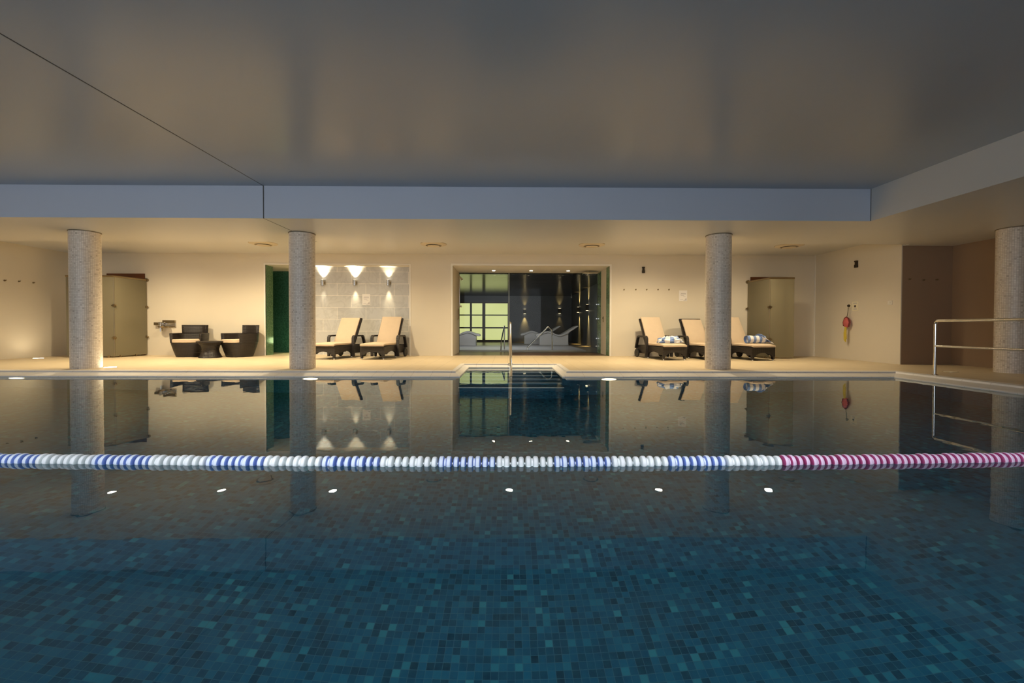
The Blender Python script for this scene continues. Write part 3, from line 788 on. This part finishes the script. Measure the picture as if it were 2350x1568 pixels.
# rescue bag on the right wall
p = on_x(1951.5, 702, XR)
hk = thing('bag_hook', 'dark round wall hook holding the red rescue bag', 'hook', p, -PI/2)
MB().lathe([(.035, -.02), (.045, -.012), (.045, 0)], 20, 'Y').build('plate', M['cream_plate'], hk, smooth=True)
MB().lathe([(.02, -.06), (.028, -.05), (.028, -.02)], 16, 'Y').build('knob', M['dark_metal'], hk, smooth=True)
q = on_x(1951, 740, XR)
tb = thing('throw_bag', 'red rescue throw bag with yellow rope hanging on the right wall', 'rescue bag', (XR-.075, q.y, q.z), -PI/2)
def bagm():
    b = MB(); rings = []
    for z, r in ((-.115, .03), (-.10, .055), (-.05, .078), (.0, .085), (.05, .075), (.09, .045), (.115, .015)):
        rings.append([b.bm.verts.new((r*math.cos(2*PI*k/20)*(1+.08*math.sin(3*k)), .62*r*math.sin(2*PI*k/20), z)) for k in range(20)])
    for i in range(len(rings)-1):
        for k in range(20): b.bm.faces.new((rings[i][k], rings[i][(k+1)%20], rings[i+1][(k+1)%20], rings[i+1][k]))
    b.bm.faces.new(rings[0][::-1]); b.bm.faces.new(rings[-1]); return b
bagm().build('bag', M['red'], tb, smooth=True)
MB().tube([(-.075, -.01, -.08), (-.088, -.01, 0), (-.05, -.01, .09), (0, -.01, .118), (.05, -.01, .09), (.092, -.01, 0), (.06, -.01, -.10)], .014, 8).build('strap', M['red_dark'], tb, smooth=True)
MB().tube([(0, 0, .11), (.004, .02, .24), (.0, .03, p.z - q.z - .036)], .005, 8).build('cord', M['dark_metal'], tb, smooth=True)
b = MB()
for dx, zz in ((-.035, -.40), (-.015, -.42), (.0, -.44), (.016, -.37), (-.026, -.41)):
    b.tube([(dx*.4, -.02, -.10), (dx, -.03, -.25), (dx*1.1, -.02, zz)], .011, 8)
b.build('rope', M['yellow'], tb, smooth=True)
p = on_x(1963, 703, XR)
t = thing('safety_notice', 'cream notice with a dark round symbol beside the red rescue bag', 'notice', p, -PI/2)
MB().box((-.085, -.006, -.10), (.085, .004, .10)).build('plate', M['cream_plate'], t)
MB().lathe([(.026, -.0085), (.026, -.006)], 20, 'Y').build('symbol', M['ink_dark'], t)
MB().box((-.05, -.0075, .058), (.05, -.006, .074)).box((-.04, -.0075, -.062), (.04, -.006, -.050)).box((-.045, -.0075, -.082), (.045, -.006, -.072)).build('print', M['ink'], t)
p = on_x(2043, 695, XR)
t = thing('wall_switch', 'small square white wall plate near the brown recess', 'switch', p, -PI/2)
MB().box((-.05, -.012, -.042), (.05, 0, .042)).build('plate', M['plaster'], t, bevel=.004)
MB().box((-.015, -.017, -.02), (.015, -.012, .02)).build('rocker', M['plaster'], t)

# ------------------------------------------------------------------ ceiling vents and lights
vl = ['round ceiling air vent above the green recess and armchairs', 'round ceiling air vent between the marble bay and the central opening',
      'round ceiling air vent above the right end of the central opening', 'round ceiling air vent above the right frosted screen']
for (px, py), lb in zip(((604, 561), (995, 562), (1358, 566), (1811, 569)), vl):
    p = on_y(px, py, 9.45)
    t = thing('ceiling_vent', lb, 'air vent', (p.x, 9.45, HZ), 0, 'round ceiling air vents')
    MB().lathe([(.28, 0), (.28, -.012), (.20, -.035), (.17, -.035), (.17, 0)], 40, cap=False).build('ring', M['vent'], t, smooth=True)
    MB().lathe([(.19, -.012), (.19, -.002)], 40).build('opening', M['vent_gap'], t)
    MB().lathe([(.10, -.055), (.13, -.045), (.13, -.04)], 32).build('diffuser', M['vent'], t, smooth=True)
WARM = (1, .80, .50)
cl = ['the left armchairs and glass screen', 'the armchairs and second column', 'the marble bay loungers', 'the central opening', 'the loungers right of the opening', 'the right frosted screen']
for px, lb, e in zip((252, 505, 762, 1170, 1515, 1768), cl, (1, 1.25, 1.05, 1.1, 1.0, .62)):
    Yc = 8.88; X = on_y(px, 700, Yc).x
    t = thing('ceiling_downlight', 'recessed ceiling downlight over ' + lb, 'downlight', (X, Yc, HZ), 0, 'downlights in the ceiling cove')
    MB().lathe([(.085, -.004), (.085, 0)], 28).build('trim_ring', M['vent'], t, smooth=True)
    MB().lathe([(.07, -.006), (.07, -.004)], 28).build('lens', M['lamp_cove'], t)
    lamp('cove_beam', 'SPOT', (0, 0, -.03), 238*e, WARM, t, (0, .13, -1), .06, 150, .8)
for px, lb in zip((1133, 1219, 1304), ('left', 'middle', 'right')):
    p = on_y(px, 621, 11.66)
    t = thing('spotlight', 'small recessed spotlight in the ceiling of the central opening, %s of three' % lb, 'spotlight', (p.x, 11.66, OZ), 0, 'spotlights in the opening ceiling')
    MB().lathe([(.055, -.006), (.055, 0)], 20).build('trim_ring', M['vent'], t, smooth=True)
    MB().lathe([(.042, -.010), (.042, -.006)], 20).build('lens', M['lamp_warm'], t)
    lamp('beam', 'SPOT', (0, 0, -.02), 4, WARM, t, (0, 0, -1), .03, 80, .7)

# floor uplights
for px, py, lb, e, tilt in ((88, 822.5, 'flush floor light at the foot of the left wall', 5, (-.25, .1, 1)), (253, 843.5, 'flush floor light beside the first mosaic column', 1.2, (-.2, -.1, 1)), (2181, 853.5, 'flush floor light behind the steel railing', .6, (0, 0, 1))):
    p = on_z(px, py, 0)
    if p.x < XL + .15: p.x = XL + .15
    t = thing('floor_light', lb, 'floor light', (p.x, p.y, 0), 0, 'flush floor lights')
    MB().lathe([(.10, 0), (.10, .003)], 24).build('rim', M['steel'], t, smooth=True)
    MB().lathe([(.085, .003), (.085, .0045)], 24).build('lens', M['lamp_warm'] if px < 2000 else M['cream_plate'], t)
    lamp('beam', 'SPOT', (0, 0, .03), e, WARM, t, tilt, .05, 130, .9)
# lights in the pool wall
for px, lb in zip((40, 713, 1397), ('left of the first column', 'below the second column', 'right of the steps')):
    X = on_y(px, 870, PY1).x
    t = thing('pool_light', 'round underwater light in the far pool wall, ' + lb, 'pool light', (X, PY1, -.28), 0, 'underwater pool lights')
    MB().lathe([(.14, -.012), (.14, 0)], 32, 'Y').build('bezel', M['steel'], t, smooth=True)
    MB().lathe([(.115, -.018), (.115, -.012)], 32, 'Y').build('lens', M['lamp_pool'], t)
# lights added out of view in the near pool wall to light the floor
for X in (-6.6, -3.6, -.2, 2.9):
    t = thing('pool_light', 'added unseen underwater light in the near pool wall', 'pool light', (X, PY0, -.62), 0, 'added near underwater pool lights')
    MB().lathe([(.14, 0), (.14, .012)], 32, 'Y').build('bezel', M['steel'], t, smooth=True)
    MB().lathe([(.115, .012), (.115, .018)], 32, 'Y').build('lens', M['lamp_pool'], t)
    lamp('pool_floor_fill', 'SPOT', (0, .06, 0), 135 if abs(X) < 3 else 95, (.84, .94, 1), t, (0, 1, -.38), .12, 150, .6)

# ------------------------------------------------------------------ handrails
p = on_z(2145, 861.5, 0); X = p.x; Y = p.y
t = thing('poolside_railing', 'polished steel two-bar railing on the right pool edge', 'railing', (X, Y, 0))
zt = .83
path = [(0, 0, 0), (0, 0, zt-.06)] + [(0, -.05*(1-math.cos(a)), zt-.06+.05*math.sin(a)) for a in [PI/2*i/6 for i in range(1, 7)]] + [(0, -1.6, zt-.01), (0, -3.2, zt-.01)]
MB().tube(path[2:], .021, 14).build('top_bar', M['steel'], t, smooth=True)
MB().tube([(0, 0, .44), (0, -3.2, .44)], .017, 14).build('middle_bar', M['steel'], t, smooth=True)
MB().tube([(0, 0, 0), (0, 0, zt-.055)], .021, 14).build('post', M['steel'], t, smooth=True)
MB().tube([(0, -3.2, 0), (0, -3.2, zt)], .021, 14).build('post', M['steel'], t, smooth=True)
for y in (0, -3.2): MB().lathe([(.045, 0), (.045, .008), (.024, .014)], 20, 'Z', (0, y, .002)).build('base_flange', M['steel'], t, smooth=True)
p = on_y(1171.5, 790, 8.36)
t = thing('step_handrail', 'single polished steel handrail running down the pool steps', 'handrail', (p.x, 8.40, 0))
MB().tube([(0, 0, 0), (0, 0, .74)] + [(0, -.06*(1-math.cos(a)), .74+.06*math.sin(a)) for a in [PI/2*i/5 for i in range(1, 6)]] + [(0, -.30, .78), (0, -.40, .74), (0, -1.45, -.08), (0, -1.55, -.22), (0, -1.55, -.80)], .021, 14).build('bar', M['steel'], t, smooth=True)
MB().lathe([(.045, 0), (.045, .008), (.024, .014)], 20, 'Z', (0, 0, .002)).build('base_flange', M['steel'], t, smooth=True)
MB().tube([(AX1 - p.x - .05, -.14, -.02), (AX1 - p.x - .05, -.14, -.2)], .008, 8)  .bm.free()

# lounge handrails
Yh = 12.85
a = [on_y(px, py, Yh) for px, py in ((1211, 806), (1210.5, 798), (1246, 763), (1258, 750))]
t = thing('pool_handrail', 'slanting steel handrail in the lounge, left of the front heated lounger', 'handrail', (a[0].x, Yh, 0), 0, 'handrails in the lounge')
pts = [(q.x - a[0].x, 0, max(q.z, .03)) for q in a]
MB().tube(pts, .022, 10).build('slanted_bar', M['steel'], t, smooth=True)
c = [on_y(px, py, Yh) for px, py in ((1258, 750), (1266, 757), (1267, 770), (1267, 806))]
MB().tube([(q.x - a[0].x, 0, max(q.z, .0)) for q in c], .022, 10).build('post', M['steel'], t, smooth=True)
a = on_y(1155, 806, Yh)
t = thing('pool_handrail', 'dark thin handrail in the lounge before the backlit window', 'handrail', (a.x, Yh, 0), 0, 'handrails in the lounge')
MB().tube([(-.07, -.05, 0), (-.06, 0, .3), (.0, .2, .62), (.03, .3, .74)], .018, 10).build('slanted_bar', M['steel'], t, smooth=True)
MB().tube([(.03, .3, 0), (.03, .3, .76)], .018, 10).build('post', M['steel'], t, smooth=True)

# heated loungers in the back room
def heated(x_foot, Y, flip, label, Ln=1.68):
    t = thing('heated_lounger', label, 'heated lounger', (x_foot, Y, 0), 0, 'white ceramic heated loungers')
    s = -1 if flip else 1
    top = [(0, .40), (.06, .455), (.20, .475), (.34, .53), (.48, .56), (.62, .53), (.78, .45), (.92, .41), (1.02, .43), (1.20, .53), (1.40, .655), (1.60, .77), (1.66, .775)]
    bot = [(1.68, .74), (1.55, .66), (1.34, .52), (1.28, .46)]
    low = [(0, .40), (.02, .35), (.16, .33)]
    seat = top + bot + [(1.02, .36), (.9, .34), (.7, .42), (.48, .49), (.3, .45), (.18, .38)] + low[1:2]
    b = MB(); b.prism([(s*x, z) for x, z in seat], 'XZ', -.33, .33); b.build('seat', M['ceramic'], t, bevel=.03, seg=3)
    base = [(.16, 0), (1.29, 0), (1.29, .50), (1.02, .38), (.9, .36), (.7, .44), (.48, .52), (.3, .46), (.16, .38)]
    b = MB(); b.prism([(s*x, z) for x, z in base], 'XZ', -.27, .27); b.build('plinth', M['ceramic'], t, bevel=.02)
    return t
heated(on_y(1228, 768, 17.3).x, 17.3, False, 'white heated ceramic lounger in front, under the dark wall lamps')
heated(on_y(1194, 765, 18.4).x, 18.4, False, 'white heated ceramic lounger standing behind another one')
heated(on_y(1103, 768, 16.9).x, 16.9, True, 'white heated ceramic lounger before the backlit green window')
# lounge wall lamps
def up_down(p, rz, label, e1, e2):
    t = thing('wall_lamp', label, 'wall lamp', p, rz, 'lamps in the dark lounge')
    MB().box((-.07, -.12, -.11), (.07, 0, .11)).build('body', M['dark_metal'], t, bevel=.01)
    MB().box((-.05, -.10, .1105), (.05, -.02, .113)).box((-.05, -.10, -.113), (.05, -.02, -.1105)).build('lens', M['lamp_pool'], t)
    A = (1, .66, .22)
    lamp('up_light', 'SPOT', (0, -.10, .125), e1, A, t, (0, .16, 1), .03, 50, 1)
    lamp('down_light', 'SPOT', (0, -.10, -.125), e2, A, t, (0, .16, -1), .03, 46, 1)
up_down(on_y(1204, 715, YB), 0, 'dark box wall lamp on the slate wall, nearer the backlit window', 40, 130)
up_down(on_y(1284, 714, YB), 0, 'dark box wall lamp on the slate wall, above the heated loungers', 36, 24)
up_down(on_x(1330, 711, LX1), -PI/2, 'dark box wall lamp on the lounge side wall, farther one', 300, 320)
up_down(on_x(1351, 706, LX1), -PI/2, 'dark box wall lamp on the lounge side wall, nearer one', 200, 320)
p = on_y(1313, 681, YB)
t = thing('security_camera', 'small white camera high in the far lounge corner', 'camera', (p.x-.02, YB, p.z-.02))
MB().lathe([(.05, -.12), (.05, 0)], 16, 'Y').build('body', M['plaster'], t, smooth=True)
MB().lathe([(.025, -.135), (.025, -.12)], 12, 'Y').build('lens', M['black'], t, smooth=True)
# showers in the vestibule
p = on_x(1050, 700, OX0)
t = thing('shower_set', 'chrome hand shower on a riser rail, left side of the central opening', 'shower', (OX0, 11.85, 0))
MB().tube([(.05, 0, 1.28), (.05, 0, 2.10)], .012, 10).tube([(-.006, 0, 2.05), (.05, 0, 2.05)], .01, 8).build('riser', M['chrome'], t, smooth=True)
MB().tube([(-.006, 0, 1.27), (.11, 0, 1.27)], .022, 12).build('valve', M['chrome'], t, smooth=True)
MB().tube([(.05, 0, 2.08), (.13, 0, 1.98)], [.014, .03], 12).build('hand_shower', M['chrome'], t, smooth=True)
MB().tube([(.0, -.08, .92), (.03, -.08, .92), (.035, -.08, 1.2)], .01, 8).build('hose', M['brass'], t, smooth=True)
p = on_y(1353, 626, 11.7)
t = thing('overhead_shower', 'large square overhead shower in the right of the central opening', 'shower', (p.x, 11.7, OZ))
MB().tube([(0, 0, .006), (0, 0, -.07)], .014, 10).build('stem', M['chrome'], t, smooth=True)
MB().box((-.19, -.19, -.095), (.19, .19, -.07)).build('rose', M['steel'], t, bevel=.006)
b = MB()
for i in range(5):
    for j in range(5): b.lathe([(.008, -.099), (.008, -.0945)], 8, 'Z', (-.14+.07*i, -.14+.07*j, 0))
b.build('nozzles', M['black'], t)
p = on_x(1385, 733, OX1)
t = thing('push_button_panel', 'slim dark shower control panel on the right side of the central opening', 'control panel', (OX1, p.y, p.z), -PI/2)
MB().box((-.035, -.014, -.075), (.035, 0, .075)).build('plate', M['brass'], t, bevel=.004)
MB().lathe([(.02, -.026), (.02, -.014)], 16, 'Y', (0, 0, .03)).build('button', M['dark_metal'], t, smooth=True)

# ------------------------------------------------------------------ light
wd = bpy.data.worlds.new('world'); sc.world = wd; wd.use_nodes = True
bg = wd.node_tree.nodes['Background']; bg.inputs[0].default_value = (.86, .91, 1.0, 1); bg.inputs[1].default_value = 2.4
lamp('lounge_fill', 'AREA', (-.2, 14.0, lz-.05), 85, (.95, .97, 1), None, (0, .5, -1), sx=2.5, sy=1)  # soft fill added out of sight to brighten the heated loungers
lamp('step_fill', 'SPOT', (.0, PY0+.1, -.45), 420, (.86, .97, 1), None, (.012, 1, .02), .08, 17, .8)  # unseen narrow spot added to brighten the step nosings
lamp('shower_light', 'POINT', (-5.7, 11.5, .35), 2.2, (.75, 1, .45), None, size=.08)

for x in (-2.4, 0, 2.4): lamp('rope_fill', 'SPOT', (x, .5, CZ-.05), 230, (.93, .96, 1), None, (0, .62, -1), .08, 75, .7)  # spots added above the frame to brighten the lane rope, no fixtures
sc.view_settings.view_transform = 'Standard'; sc.view_settings.look = 'None'
sc.view_settings.exposure = 0; sc.view_settings.gamma = 1
cy = sc.cycles
cy.caustics_reflective = True; cy.caustics_refractive = True
cy.sample_clamp_indirect = 4; cy.max_bounces = 10; cy.transmission_bounces = 8; cy.transparent_max_bounces = 12; cy.diffuse_bounces = 5; cy.glossy_bounces = 5
cy.use_denoising = True
